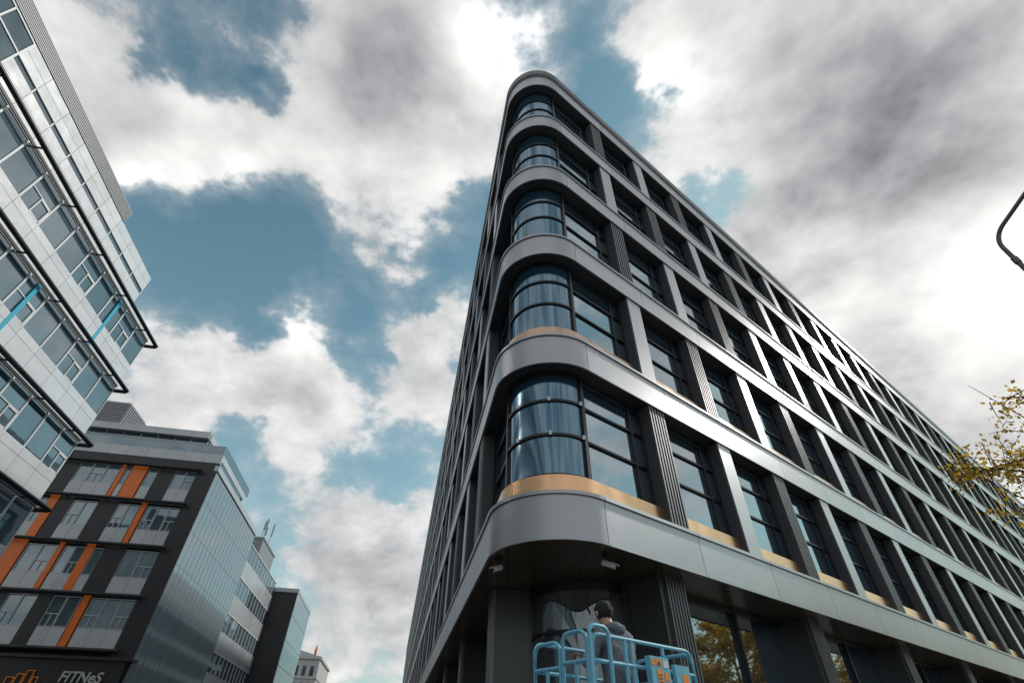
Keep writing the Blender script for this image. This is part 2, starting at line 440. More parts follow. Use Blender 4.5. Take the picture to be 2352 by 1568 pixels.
for z in lev:
    mb=MB(); mb.tube([(-LAA-12,-.42,z+.02),(.40,-.42,z+.02),(.46,-.3,z+.02),(.46,3,z+.02)],.11,0,12)
    x=-1.2
    while x>-LAA-12: mb.box(x-.03,x+.03,-.42,.1,z-.02,z+.05,0); x-=mod*2
    mb.box(-LAA-12,.0,-.02,.14,z-.02,z+.115,0)
    mb.obj('sunshade_pipe',[M_tube],A,M=MA,smooth=True)

# ------------------------------------------------------------------ building B
KB=Vector((-26.7,41.1)); MBf=frame((KB.x,KB.y,CZ),Vector((dL.y,-dL.x)),dL); MBs=frame((KB.x,KB.y,CZ),dL,Vector((-dL.y,dL.x)))
B=empty('striped_office_building',(KB.x,KB.y,0),'office block with black and orange stripes and glass side wall','building')
levB=[5.5,9.0,12.6,16.2,19.9]
BW=34.0
mb=MB(); mb.box(-BW,-.25,.25,16.5,-CZ,20.0,0); mb.box(-BW,-2.6,1.6,16,20,23.3,0); mb.obj('wall',[M_core],B,M=MBf)
pat=[
 [(1.5,4.6,'w'),(4.7,5.2,'o'),(5.3,7.2,'w'),(7.2,8.2,'d'),(8.2,10.2,'w'),(10.2,11.4,'d'),(11.4,13.0,'w'),(13.1,14.0,'o'),(14.0,17,'w'),(17,18.4,'d'),(18.4,24,'w'),(24,25,'o'),(25,34,'w')],
 [(1.5,4.0,'w'),(4.0,5.6,'d'),(5.6,6.3,'w'),(6.3,6.9,'o'),(6.9,8.4,'w'),(8.5,8.85,'o'),(8.9,11.0,'w'),(11.1,12.4,'o'),(12.4,15,'w'),(15,16.4,'d'),(16.4,20,'w'),(20,20.6,'o'),(20.6,25,'w'),(25,26,'d'),(26,34,'w')],
 [(1.5,4.1,'w'),(4.2,4.6,'o'),(4.7,6.4,'w'),(6.4,7.9,'d'),(7.9,9.8,'w'),(9.8,10.8,'d'),(10.9,11.6,'o'),(11.6,14.6,'w'),(14.8,15.2,'o'),(15.2,17,'d'),(17,23,'w'),(23,24.2,'d'),(24.2,34,'w')],
 [(1.5,3.3,'w'),(3.3,4.7,'d'),(4.7,5.5,'w'),(5.6,6.8,'o'),(6.9,7.3,'w'),(7.35,7.65,'o'),(7.75,11.0,'w'),(11.0,12.6,'d'),(12.6,17,'w'),(17,18.3,'d'),(18.3,22,'w'),(22,23,'o'),(23,34,'w')]]
drk=MB()
drk.box(-1.5,0,-.12,.25,3.0,20.25,0); drk.box(-BW,-1.5,-.10,.22,19.35,20.25,0)
for fi,fl in enumerate(pat):
    z0=levB[fi]; z1=levB[fi+1] if fi<3 else 19.35
    for a,b,ty in fl:
        if ty=='o':
            ora=MB(); ora.box(-b,-a,-.06,.2,z0+.05,z1,0); ora.obj('orange_stripe',[M_oran],B,M=MBf)
        elif ty=='d': drk.box(-b,-a,-.03,.2,z0+.05,z1,0)
        else:
            zs=z0+.12; zw=z0+1.35
            zt=min(z1-.1,zw+2.0)
            n=max(1,round((b-a)/1.0)); w=(b-a)/n
            pan=MB()
            for q in range(n): pan.box(-b+q*w+.01,-b+(q+1)*w-.01,0,.2,zs,zw-.02,0)
            if b>26: pan.box(-b,-a,0,.2,zw,z1,0)
            pan.obj('wall_panel',[M_whiteB],B,M=MBf)
            if b<=26:
                mb=MB()
                for q in range(n): mb.box(-b+q*w+.02,-b+(q+1)*w-.02,.1,.2,zw,zt,0)
                g=mb.obj('window',[M_glA],B,M=MBf)
                mb=MB()
                for q in range(n):
                    xx=-b+q*w
                    mb.box(xx+.01,xx+.05,.02,.11,zw,zt,0); mb.box(xx+w-.05,xx+w-.01,.02,.11,zw,zt,0)
                    mb.box(xx+.05,xx+w-.05,.02,.11,zw,zw+.05,0); mb.box(xx+.05,xx+w-.05,.02,.11,zt-.05,zt,0)
                    if (q+fi)%2==0:
                        mb.box(xx+.05,xx+w-.05,.02,.11,zw+.8,zw+.86,0); mb.box(xx+w*.5-.025,xx+w*.5+.025,.02,.11,zw+.05,zw+.8,0)
                mb.obj('frame',[M_whiteB],g,M=MBf)
drk.obj('black_cladding',[M_dark],B,M=MBf)
for z in levB[:4]+[19.3]:
    mb=MB(); mb.tube([(-BW,-.5,z),(-1.0,-.5,z)],.13,0,10)
    x=-1.4
    while x>-BW: mb.box(x-.03,x+.03,-.5,.05,z-.03,z+.03,0); x-=3
    mb.box(-BW,-1.5,-.02,.2,z-.08,z+.04,0)
    mb.obj('sunshade_pipe',[M_tube],B,M=MBf,smooth=True)
mb=MB()
q=0
while q<BW-1: mb.box(-q-1.6+.01,-q-.01,-.03,.2,20.27,21.15,0); q+=1.6
q=2.4
while q<BW-1: mb.box(-q-1.6+.01,-q-.01,.9,1.4,23.15,23.8,0); q+=1.6
q=0
while q<14: mb.box(-2.4,-2.38,1.45+q,1.45+q+1.58,23.15,23.8,0); q+=1.6
mb.box(-BW,-2.41,.95,16,23.17,23.75,0)
mb.obj('roof_fascia',[M_whiteB],B,M=MBf)
mb=MB(); mb.box(-BW,-2.5,1.45,1.6,21.0,23.16,0); mb.box(-2.52,-2.42,1.6,15,21.0,23.16,0)
x=-2.5
g=mb.obj('terrace_window',[M_glA],B,M=MBf)
mb=MB()
while x>-BW: mb.box(x-.05,x,1.4,1.46,21.0,23.15,0); x-=1.5
mb.obj('frame',[M_white2],g,M=MBf)
mb=MB(); mb.box(-BW,-.1,.02,.04,21.17,21.95,0); mb.box(-.06,-.04,.02,10,21.17,21.95,0); mb.obj('glass_balustrade',[M_glA],B,M=MBf)
mb=MB(); mb.tube([(-BW,.03,21.98),(-.05,.03,21.98),(-.05,10,21.98)],.025,0,8); mb.obj('handrail',[M_steel],B,M=MBf)
mb=MB(); mb.box(-16.5,-12,3.0,7,23.8,27.2,0)
for j in range(13): mb.box(-16.6,-11.9,2.9,3.0,23.9+j*.25,23.9+j*.25+.13,0); mb.box(-12,-11.9,3,7,23.9+j*.25,23.9+j*.25+.13,0)
mb.obj('roof_plant_room',[M_louv],B,M=MBf)
mb=MB(); nG=17
for i in range(nG):
    for j in range(7):
        z0=1.2+j*2.6
        mb.box(i+.015,i+.985,-.02,.2,z0+.02,z0+2.58,0)
gw=mb.obj('glass_side_wall',[M_curt],B,M=MBs)
mb=MB()
for i in range(nG+1): mb.box(i-.014,i+.014,-.035,.19,1.2,19.5,0)
for j in range(8): mb.box(0,nG,-.03,.19,1.2+j*2.6-.018,1.2+j*2.6+.018,0)
mb.obj('frame',[M_louv],gw,M=MBs)
mb=MB(); mb.box(-.15,nG,-.13,.25,19.5,20.0,0); mb.obj('parapet',[M_whiteB],B,M=MBs)
mb=MB(); mb.box(-BW,-.1,-.6,.2,2.8,4.9,0); mb.box(-BW,.3,-.9,.2,4.9,5.08,0); mb.box(.0,nG,-.2,.2,-CZ,1.15,0); mb.box(-BW,-.1,-.02,.2,-CZ,2.8,0); 
mb.obj('shop_fascia',[M_dark],B,M=MBf)
def text(body,size,M,mat,name,parent,ext=.04,shear=0):
    cu=bpy.data.curves.new(name,'FONT'); cu.body=body; cu.size=size; cu.extrude=ext; cu.shear=shear; cu.offset=.02*size
    ob=bpy.data.objects.new(name,cu); col.objects.link(ob)
    dg=bpy.context.evaluated_depsgraph_get(); me=bpy.data.meshes.new_from_object(ob.evaluated_get(dg))
    bpy.data.objects.remove(ob); me.materials.clear(); me.materials.append(mat)
    o=bpy.data.objects.new(name,me); col.objects.link(o); place(o,M,parent); return o
RX=Matrix.Rotation(R(90),4,'X')
sg=text('FITNeS',.86,MBf@T((-3.75,-.66,3.62))@RX,M_sign,'shop_sign',B,shear=.12); sg['label']='pale slanted FITNeS lettering on dark fascia'
mb=MB()
def outl(x0,x1,z0,z1):
    w=.045
    mb.box(x0,x1,-.7,-.62,z0,z0+w,0);mb.box(x0,x1,-.7,-.62,z1-w,z1,0);mb.box(x0,x0+w,-.7,-.62,z0+w,z1-w,0);mb.box(x1-w,x1,-.7,-.62,z0+w,z1-w,0)
outl(-6.3,-5.85,3.3,4.0);outl(-5.8,-5.35,3.3,4.2);outl(-6.85,-6.35,3.3,3.8);outl(-5.3,-4.95,3.3,3.85)
o=mb.obj('shop_emblem',[M_or2],B,M=MBf); o['label']='orange outlined skyline emblem'

# ------------------------------------------------------------------ building C
def strip_block(name,x0,x1,proud,ztop,label,panel,glassm,floors):
    Mx=MBs@T((x0,-proud,0)); L_=x1-x0
    e=empty(name,None,label,'building',M=Mx@T((0,0,-CZ)))
    mb=MB(); mb.box(0,L_,.1,16,-CZ,ztop-.05,0); mb.obj('wall',[panel],e,M=Mx)
    fh=(ztop-1)/floors; n=int(L_/1.5)
    for j in range(floors):
        mp=MB(); mw=MB(); mf=MB()
        z=1+j*fh
        for i in range(n):
            w=L_/n
            mp.box(i*w+.015,(i+1)*w-.015,0,.1,z,z+fh*.5,0)
            mf.box(i*w-.05,i*w+.05,0,.1,z+fh*.5,z+fh*.97,0)
            mw.box(i*w+.05,(i+1)*w-.05,.05,.1,z+fh*.5+.02,z+fh*.97,0)
        mf.box(0,L_,-.02,.1,z+fh*.97,z+fh,0)
        mp.obj('wall_panel_row',[panel],e,M=Mx); g=mw.obj('strip_window',[glassm],e,M=Mx); mf.obj('frame',[M_white2],g,M=Mx)
    return e,Mx
C_,Mc=strip_block('long_office_building',17.1,34,0,18.6,'pale grey office building with rows of strip windows',M_whiteB,M_glA,5)
mb=MB(); mb.box(9,17,1.5,9,18.6,22.0,0); mb.box(8.9,17.1,1.4,9.1,22,22.25,0); mb.obj('roof_plant_room',[M_louv],C_,M=Mc)
for a,b in ((11,3.0),(11.8,3.6),(12.4,2.6),(15.5,4.2)):
    mb=MB(); mb.tube([(a,2.5,22.2),(a,2.5,22.2+b)],.05,0,6); mb.box(a-.15,a+.15,2.35,2.48,22.2+b*.55,22.2+b*.95,0)
    mb.obj('antenna_mast',[M_louv],C_,M=Mc)
Mx=MBs@T((34.2,-3.2,0))
D_=empty('glass_office_building',None,'office building with black end wall and reflective glass side','building',M=Mx@T((0,0,-CZ)))
mb=MB(); mb.box(0,14,.1,17,-CZ,17.9,0); mb.obj('wall',[M_dark],D_,M=Mx)
mb=MB()
for i in range(14):
    for j in range(6): mb.box(i+.03,i+.97,0,.1,.5+j*2.85,.5+j*2.85+2.8,0)
g=mb.obj('glass_side_wall',[M_curt],D_,M=Mx)
mb=MB(); mb.box(-.1,14.1,-.05,.3,17.6,18.1,0); mb.box(-.1,-.01,.3,17,17.6,18.1,0); mb.obj('parapet',[M_whiteB],D_,M=Mx)
Mx=MBs@T((84,-1.7,0))
E_=empty('pale_corner_building',None,'distant pale rendered building with cornice, chimneys and small windows','building',M=Mx@T((0,0,-CZ)))
mb=MB(); mb.box(0,20,0,14,-CZ,16.0,0); mb.box(-.3,20.3,-.3,14,16,16.5,0); mb.box(-.15,20,-.15,14,12.5,12.8,0)
mb.obj('wall',[M_cream],E_,M=Mx)
mb=MB(); mb.add([(0,0,16.5),(20,0,16.5),(20,14,16.5),(0,14,16.5),(3,5,18),(17,5,18)],[(0,1,5,4),(1,2,5),(2,3,4,5),(3,0,4)],0); mb.obj('roof',[M_louv],E_,M=Mx)
for i in range(4):
    for j in range(5):
        mb=MB(); mb.box(-.02,.1,.8+i*1.6,1.6+i*1.6,1+j*3.0,2.8+j*3.0,0); mb.obj('small_window',[M_glA],E_,M=Mx)
mb=MB(); mb.tube([(1.5,1.5,16.5),(1.5,1.5,17.4),(1.5,1.5,18.3),(1.6,1.4,18.9)],[.2,.28,.2,.05],0,10); mb.obj('orange_finial',[M_oran],E_,M=Mx,smooth=True)

# ------------------------------------------------------------------ street
def struct(o): o['kind']='structure'; return o
mb=MB(); mb.add([(-700,-700,-.008),(700,-700,-.008),(700,700,-.008),(-700,700,-.008)],[(0,1,2,3)],0); struct(mb.obj('ground',[M_grnd]))
mb=MB(); 
Ms=frame((0,0,0),dL,Vector((-dL.y,dL.x)))
mb.box(-60,220,-2,16.5,-.006,-.004,0); struct(mb.obj('road',[M_asph],M=Ms))
Mr=frame((0,0,0),dR,-nR)
mb=MB(); mb.box(-30,160,-10,1.0,-.002,.0,0); struct(mb.obj('cross_road',[M_asph],M=Mr))
mb=MB(); sweep(mb,-LL,LA+LR,[(-6,-CZ+.0),(3.6,-CZ+.0),(3.6,-CZ+.12),(-6,-CZ+.12)],0,N=24); struct(mb.obj('pavement',[M_pave]))
mb=MB(); mb.box(-45,140,-4.5,.1,-.0,.12,0); struct(mb.obj('far_pavement',[M_pave],M=frame((KA.x,KA.y,0),dL,Vector((-dL.y,dL.x)))))
mb=MB()
for i in range(25): mb.box(-20+i*6,-17+i*6,-4.06,-3.94,.002,.004,0)
struct(mb.obj('road_marking',[M_paint],M=Mr))

# ------------------------------------------------------------------ scissor lift
pdir=Vector((-nR.x,-nR.y))
LO=Vector((.79,5.33)); PZ=1.30
MLf=frame((LO.x,LO.y,0),dR,pdir)
LL_,WW=1.60,.80
RT=2.545
lift=empty('scissor_lift',None,'light blue scissor lift with raised guard rails beside the corner','scissor lift',M=MLf@T((LL_/2,WW/2,.12)))
mb=MB(); mb.box(0.02,LL_-.02,.04,WW-.04,.30,.62,0); mb.box(.1,LL_-.1,.0,.04,.36,.58,0); mb.box(.1,LL_-.1,WW-.04,WW,.36,.58,0); mb.obj('chassis',[M_blue],lift,M=MLf)
for (x,y) in ((.2,-.02),(LL_-.2,-.02),(.2,WW-.1),(LL_-.2,WW-.1)):
    mb=MB(); mb.cyl((x,y,.28),(0,1,0),.16,.12,0,24); mb.cyl((x,y-.006,.28),(0,1,0),.08,.132,1,16); mb.obj('wheel',[M_rub,M_steel],lift,M=MLf,smooth=True)
for y in (.14,WW-.14):
    mb=MB()
    for k in range(2):
        za=.62+k*.31; zb_=za+.31
        mb.tube([(.1,y,za),(LL_-.1,y,zb_)],.03,0,8); mb.tube([(.1,y+.05,zb_),(LL_-.1,y+.05,za)],.03,0,8)
    mb.obj('scissor_arm',[M_steel],lift,M=MLf)
mb=MB(); mb.box(0,LL_,0,WW,PZ-.06,PZ,0); mb.box(0,LL_,-.012,0,PZ-.06,PZ+.14,1); mb.box(-.012,0,0,WW,PZ-.06,PZ+.14,1); mb.box(0,LL_,WW,WW+.012,PZ-.06,PZ+.14,1)
mb.obj('platform',[M_steel,M_blue],lift,M=MLf)
def loop(p0,p1,z0,z1,rr=.10,n=5):
    p0=Vector((*p0,0));p1=Vector((*p1,0)); d=(p1-p0); L_=d.length; d.normalize()
    pts=[p0+Vector((0,0,z0))]
    for i in range(n+1):
        a=math.pi/2*i/n; pts.append(p0+d*(rr-rr*math.cos(a))+Vector((0,0,z1-rr+rr*math.sin(a))))
    for i in range(n+1):
        a=math.pi/2*i/n; pts.append(p0+d*(L_-rr+rr*math.sin(a))+Vector((0,0,z1-rr+rr*math.cos(a))))
    pts.append(p1+Vector((0,0,z0))); return pts
def rail(segs,name='guard_rail',rr=.0195):
    mb=MB()
    for s_ in segs: mb.tube(s_,rr,0,10)
    return mb.obj(name,[M_blue],lift,M=MLf,smooth=True)
rail([loop((.03,0),(LL_,0),PZ,RT),[(.03,0,RT-.22),(LL_,0,RT-.22)],[(.03,0,RT-.55),(LL_,0,RT-.55)],[(.50,0,PZ),(.50,0,RT)],[(.60,0,PZ),(.60,0,RT)],[(1.1,0,PZ),(1.1,0,RT)]])
rail([loop((0,WW),(LL_,WW),PZ,RT),[(0,WW,RT-.25),(LL_,WW,RT-.25)],[(0,WW,RT-.6),(LL_,WW,RT-.6)],[(.8,WW,PZ),(.8,WW,RT)]])
rail([loop((0,.04),(0,WW*.47),PZ,RT+.03),[(0,.04,RT-.22),(0,WW*.47,RT-.22)],[(0,.04,RT-.5),(0,WW*.47,RT-.5)],[(0,WW*.25,PZ),(0,WW*.25,RT-.22)]])
rail([loop((0,WW*.52),(0,WW),PZ,RT-.03),[(0,WW*.52,RT-.25),(0,WW,RT-.25)],[(0,WW*.52,RT-.5),(0,WW,RT-.5)],[(0,WW*.76,RT-.25),(0,WW*.76,RT-.5)]])
rail([loop((LL_,.0),(LL_,WW),PZ,RT-.02),[(LL_,0,RT-.25),(LL_,WW,RT-.25)],[(LL_,0,RT-.6),(LL_,WW,RT-.6)]])
rail([loop((-.05,-.05),(.22,-.05),PZ+.3,RT+.06,.08)],'gate_hoop')
mb=MB(); mb.box(.76,1.06,-.09,-.025,RT-.62,RT-.12,0); mb.box(1.18,1.42,-.07,-.025,RT-.60,RT-.16,0)
cb=mb.obj('control_box',[M_blue],lift,M=MLf)
def stk(x0,x1,z0,z1,m,y=-.094,name='warning_sticker'):
    mb=MB(); mb.box(x0,x1,y,y+.003,z0,z1,0); return mb.obj(name,[m],cb,M=MLf)
stk(.78,.83,RT-.20,RT-.145,M_or2);stk(.85,.93,RT-.20,RT-.14,M_or2);stk(.96,1.04,RT-.21,RT-.145,M_wst);stk(.85,.93,RT-.36,RT-.23,M_or2);stk(.96,1.03,RT-.32,RT-.25,M_or2)
mb=MB(); mb.add([(.865,-.097,RT-.195),(.915,-.097,RT-.195),(.89,-.097,RT-.15)],[(0,1,2)],0); mb.obj('warning_triangle',[M_blk],cb,M=MLf)
mb=MB()
for j in range(3): mb.box(.865,.915,-.097,-.0945,RT-.34+j*.03,RT-.332+j*.03,0)
mb.obj('printed_lines',[M_blk],cb,M=MLf)
stk(1.28,1.38,RT-.32,RT-.24,M_or2,-.074)

# ------------------------------------------------------------------ person
pp=LO+dR*.86+pdir*.42
fac=R(32)
MP=T((pp.x,pp.y,PZ+.002))@Matrix.Rotation(fac,4,'Z')@Matrix.Scale(1.05,4)
per=empty('person',None,'person in grey hoodie and brown trousers working on the lift platform','person',M=MP)
V=[];E=[];RD=[]
def pv(p,r,par=None):
    V.append(p);RD.append(r if isinstance(r,tuple) else (r,r)); i=len(V)-1
    if par is not None:E.append((par,i))
    return i
pel=pv((0,0,.86),(.16,.13)); sp=pv((0,-.01,1.02),(.17,.135),pel); ch=pv((0,.03,1.22),(.19,.135),sp); nb=pv((0,.06,1.35),(.11,.085),ch)
nk=pv((0,.095,1.41),(.058,.06),nb); h1=pv((0,.13,1.46),(.072,.085),nk); h2=pv((0,.155,1.53),(.082,.10),h1); h3=pv((0,.16,1.60),(.06,.075),h2)
for sx in (-1,1):
    a=pv((sx*.10,0,.80),(.10,.11),pel); a=pv((sx*.11,.01,.62),.092,a); a=pv((sx*.115,.035,.45),.07,a); a=pv((sx*.12,.0,.25),.06,a); a=pv((sx*.125,-.02,.09),.048,a); a=pv((sx*.135,.08,.045),(.045,.04),a); pv((sx*.14,.17,.04),(.04,.03),a)
    a=pv((sx*.20,.03,1.29),.082,ch); a=pv((sx*.255,.06,1.16),.070,a); a=pv((sx*.27,.12,1.03),.058,a); a=pv((sx*.21,.26,1.08),.048,a); w=pv((sx*.15,.38,1.16),.032,a)
    pm=pv((sx*.14,.44,1.18),(.035,.02),w)
    for q,(dx,ln) in enumerate(((-.028,.065),(-.009,.078),(.010,.072),(.028,.056))):
        b=pv((sx*.14+dx,.48,1.185),.010,pm); b=pv((sx*.14+dx*1.15,.48+ln*.5,1.18),.009,b); pv((sx*.14+dx*1.2,.48+ln*.85,1.155),.008,b)
    b=pv((sx*.14-sx*.038,.44,1.17),.011,w); pv((sx*.14-sx*.055,.475,1.155),.009,b)
me=bpy.data.meshes.new('p'); me.from_pydata(V,E,[]); tmp=bpy.data.objects.new('tmpbody',me); col.objects.link(tmp)
tmp.modifiers.new('s','SKIN'); sm=tmp.modifiers.new('d','SUBSURF'); sm.levels=2; sm.render_levels=2
for i,rr in enumerate(RD):
    me.skin_vertices[0].data[i].radius=rr
me.skin_vertices[0].data[0].use_root=True
dg=bpy.context.evaluated_depsgraph_get(); bm_=bpy.data.meshes.new_from_object(tmp.evaluated_get(dg)); bpy.data.objects.remove(tmp)
bm_.materials.clear()
for m_ in (M_skin,M_hood,M_pant,M_shoe): bm_.materials.append(m_)
for p in bm_.polygons:
    c=p.center; p.use_smooth=True
    if c.z>1.40 or (c.y>.365 and c.z>.9): p.material_index=0
    elif c.z>.80: p.material_index=1
    elif c.z>.10: p.material_index=2
    else: p.material_index=3
from mathutils import noise as mn
for v in bm_.vertices:
    if .12<v.co.z<1.40 and v.co.y<.36:
        q=Vector((v.co.x*9,v.co.y*9,v.co.z*16)); k=mn.noise(q)*.016; v.co+=v.normal*k
bo=bpy.data.objects.new('body',bm_); col.objects.link(bo); place(bo,MP,per)
def ell(c,rr,name,mat,nu=20,nv=12,cond=None,noise=0):
    mb=MB(); vs=[]
    for i in range(nv+1):
        for j in range(nu):
            a=math.pi*i/nv;b=2*math.pi*j/nu; k=1+noise*random.uniform(-1,1)
            vs.append((c[0]+rr[0]*k*math.sin(a)*math.cos(b),c[1]+rr[1]*k*math.sin(a)*math.sin(b),c[2]+rr[2]*k*math.cos(a)))
    fs=[]
    for i in range(nv):
        for j in range(nu):
            f=(i*nu+j,(i+1)*nu+j,(i+1)*nu+(j+1)%nu,i*nu+(j+1)%nu)
            cc=sum((Vector(vs[q]) for q in f),Vector())/4
            if cond is None or cond(cc): fs.append(f)
    mb.add(vs,fs,0); return mb.obj(name,[mat],per,M=MP,smooth=True)
ell((0,.145,1.555),(.098,.116,.112),'hair',M_hair,28,18,lambda p:p.z>1.575 or p.y<.16,.05)
ell((0,-.01,1.365),(.13,.085,.065),'hood',M_hood,20,12,None,.05)
for sx in (-1,1): ell((sx*.092,.15,1.525),(.012,.02,.03),'ear',M_skin,8,6)
for sx in (-1,1): ell((sx*.03,.25,1.545),(.012,.008,.009),'eye',M_blk,8,6)
ell((0,.26,1.52),(.012,.018,.022),'nose',M_skin,8,6)

# ------------------------------------------------------------------ street lamp
p0=ray(2294,540); k=8.0/math.hypot(p0.x,p0.y); lp=Vector((p0.x*k,p0.y*k)); zc=p0.z*k+CZ
lam=empty('street_lamp',(lp.x,lp.y,0),'slender grey street lamp with curved arm','street lamp')
ad=Vector((.45,-.89)).normalized()
pts=[(lp.x,lp.y,0.0),(lp.x,lp.y,4),(lp.x,lp.y,zc-.1)];rad=[.07,.05,.028]
for i in range(1,9):
    a=R(60)*i/8; rr=.38
    q=lp+ad*(rr*(1-math.cos(a))); pts.append((q.x,q.y,zc-.1+rr*math.sin(a))); rad.append(.028)
q2=q+ad*1.0; q=q2; zl=zc-.1+.33+.58; pts.append((q.x,q.y,zl)); rad.append(.026)
mb=MB(); mb.tube(pts,rad,0,14); mb.cyl((lp.x,lp.y,zc-.42),(0,0,1),.040,.10,0,14); mb.cyl((lp.x,lp.y,0),(0,0,1),.12,.3,0,14); mb.obj('pole',[M_lampm],lam,smooth=True)
mb=MB(); hx=frame((q.x,q.y,zl-.02),ad,Vector((-ad.y,ad.x)))
mb.box(-.05,.6,-.12,.12,-.04,.05,0); mb.box(.02,.55,-.09,.09,-.055,-.041,1); mb.obj('lamp_head',[M_lampm,M_white2],lam,M=hx)

# ------------------------------------------------------------------ trees
def tree(base,cc,rad,seed,nlimb,nsub,nleaf,leaf,ls,label,sp=.22):
    rnd=random.Random(seed)
    e=empty('tree',(base[0],base[1],0),label,'tree')
    mb=MB(); B0=Vector((base[0],base[1],0)); Ct=Vector(cc)
    topz=cc[2]+rad[2]*.6
    tr=[B0+Vector((0,0,-.1))]; n=8
    for i in range(1,n+1):
        f=i/n; tr.append(B0.lerp(Vector((cc[0],cc[1],topz)),f)+Vector((rnd.uniform(-.1,.1),rnd.uniform(-.1,.1),0)))
    tr_r=[.16*(1-.85*i/n)+.01 for i in range(n+1)]
    mb.tube(tr,tr_r,0,10); tips=[]
    for i in range(nlimb):
        f=.35+.6*i/nlimb; k=f*n; a=tr[int(k)].lerp(tr[min(n,int(k)+1)],k-int(k))
        th=i*2.4+rnd.uniform(-.4,.4); ph=rnd.uniform(-.25,.9)
        d=Vector((math.cos(th)*math.cos(ph)*rad[0],math.sin(th)*math.cos(ph)*rad[1],math.sin(ph)*rad[2]))*rnd.uniform(.75,1.08)
        b=Ct+d; m1=a.lerp(b,.35)+Vector((rnd.uniform(-.15,.15),rnd.uniform(-.15,.15),.25)); m2=a.lerp(b,.7)+Vector((rnd.uniform(-.2,.2),rnd.uniform(-.2,.2),.2))
        mb.tube([a,m1,m2,b],[.04,.022,.012,.004],0,6)
        for q in range(nsub):
            s0=m1.lerp(b,rnd.uniform(.1,1)); d2=Vector((rnd.gauss(0,1),rnd.gauss(0,1),rnd.gauss(.1,.7))).normalized()*rnd.uniform(.4,.95)*min(rad)*.4
            e1=s0+d2; md=s0.lerp(e1,.5)+Vector((0,0,.06)); mb.tube([s0,md,e1],[.010,.006,.003],0,4)
            tips+= [(s0,md),(md,e1)]
    mb.obj('trunk',[M_bark],e,smooth=True)
    mb=MB()
    for i in range(nleaf):
        a,b=rnd.choice(tips); p=a.lerp(b,rnd.random()**.7)+Vector((rnd.gauss(0,sp),rnd.gauss(0,sp),rnd.gauss(-.03,sp)))*.45
        u=Vector((rnd.gauss(0,1),rnd.gauss(0,1),rnd.gauss(0,1))).normalized(); v=u.orthogonal().normalized()
        w=u.cross(v); s1=ls*rnd.uniform(.6,1.3)
        mb.add([p,p+v*s1*.5+w*s1*.32,p+v*s1,p+v*s1*.5-w*s1*.32],[(0,1,2,3)],0)
    mb.obj('crown',[leaf],e)
tree((10.4,7.1),(9.95,6.9,5.2),(2.7,2.7,1.9),3,26,12,5200,M_leafY,.075,'autumn tree with sparse yellow and green leaves',.14)
tree((20.5,14.7),(20.5,14.7,5.0),(3.4,3.4,3.2),5,24,16,20000,M_leafG,.15,'golden autumn tree beside the road')
tree((31,24),(31,24,5.2),(3.0,3.0,3.0),8,20,14,12000,M_leafG,.15,'golden autumn tree beside the road')

# ------------------------------------------------------------------ world
sunaz,sunel=R(60),R(33)
sd=Vector((math.sin(sunaz)*math.cos(sunel),math.cos(sunaz)*math.cos(sunel),math.sin(sunel)))
w=bpy.data.worlds.new("World"); scene.world=w; w.use_nodes=True
N=w.node_tree.nodes; L=w.node_tree.links; N.clear()
def mth(op,a,b=None,c=None,clamp=False):
    n=N.new('ShaderNodeMath'); n.operation=op; n.use_clamp=clamp
    for i,x in enumerate((a,b,c)):
        if x is None: continue
        if isinstance(x,(int,float)): n.inputs[i].default_value=x
        else: L.new(x,n.inputs[i])
    return n.outputs[0]
def vm(op,a,b=None,out=0):
    n=N.new('ShaderNodeVectorMath'); n.operation=op
    for i,x in enumerate((a,b)):
        if x is None: continue
        if isinstance(x,(tuple,Vector)): n.inputs[i].default_value=tuple(x)
        else: L.new(x,n.inputs[i])
    return n.outputs[out]
def scl(a,f):
    n=N.new('ShaderNodeVectorMath'); n.operation='SCALE'
    if isinstance(a,tuple): n.inputs[0].default_value=a
    else: L.new(a,n.inputs[0])
    if isinstance(f,(int,float)): n.inputs[3].default_value=f
    else: L.new(f,n.inputs[3])
    return n.outputs[0]
def mixc(f,a,b):
    n=N.new('ShaderNodeMix'); n.data_type='RGBA'
    for i,x in ((0,f),(6,a),(7,b)):
        if isinstance(x,tuple): n.inputs[i].default_value=x
        elif isinstance(x,(int,float)): n.inputs[i].default_value=x
        else: L.new(x,n.inputs[i])
    return n.outputs[2]
def sstep(x,a,b,lo=0,hi=1):
    n=N.new('ShaderNodeMapRange'); n.interpolation_type='SMOOTHSTEP'; L.new(x,n.inputs[0])
    n.inputs[1].default_value=a;n.inputs[2].default_value=b;n.inputs[3].default_value=lo;n.inputs[4].default_value=hi
    return n.outputs[0]
tc=N.new('ShaderNodeTexCoord'); D=vm('NORMALIZE',tc.outputs['Generated'])
sx=N.new('ShaderNodeSeparateXYZ'); L.new(D,sx.inputs[0])
zz=mth('MAXIMUM',sx.outputs[2],0.0)
den=mth('ADD',mth('MULTIPLY',zz,.65),.45)
cmb=N.new('ShaderNodeCombineXYZ'); L.new(mth('DIVIDE',sx.outputs[0],den),cmb.inputs[0]); L.new(mth('DIVIDE',sx.outputs[1],den),cmb.inputs[1]); L.new(mth('MULTIPLY',zz,1.2),cmb.inputs[2])
Pp=cmb.outputs[0]
def noise(v,sc,det,ro,dist=0):
    n=N.new('ShaderNodeTexNoise'); L.new(v,n.inputs['Vector']); n.inputs['Scale'].default_value=sc; n.inputs['Detail'].default_value=det; n.inputs['Roughness'].default_value=ro; n.inputs['Distortion'].default_value=dist
    return n
wn=noise(Pp,3.5,5,.6)
wv=scl(vm('SUBTRACT',wn.outputs['Color'],(.5,.5,.5)),.34)
Dw=vm('NORMALIZE',vm('ADD',D,wv))
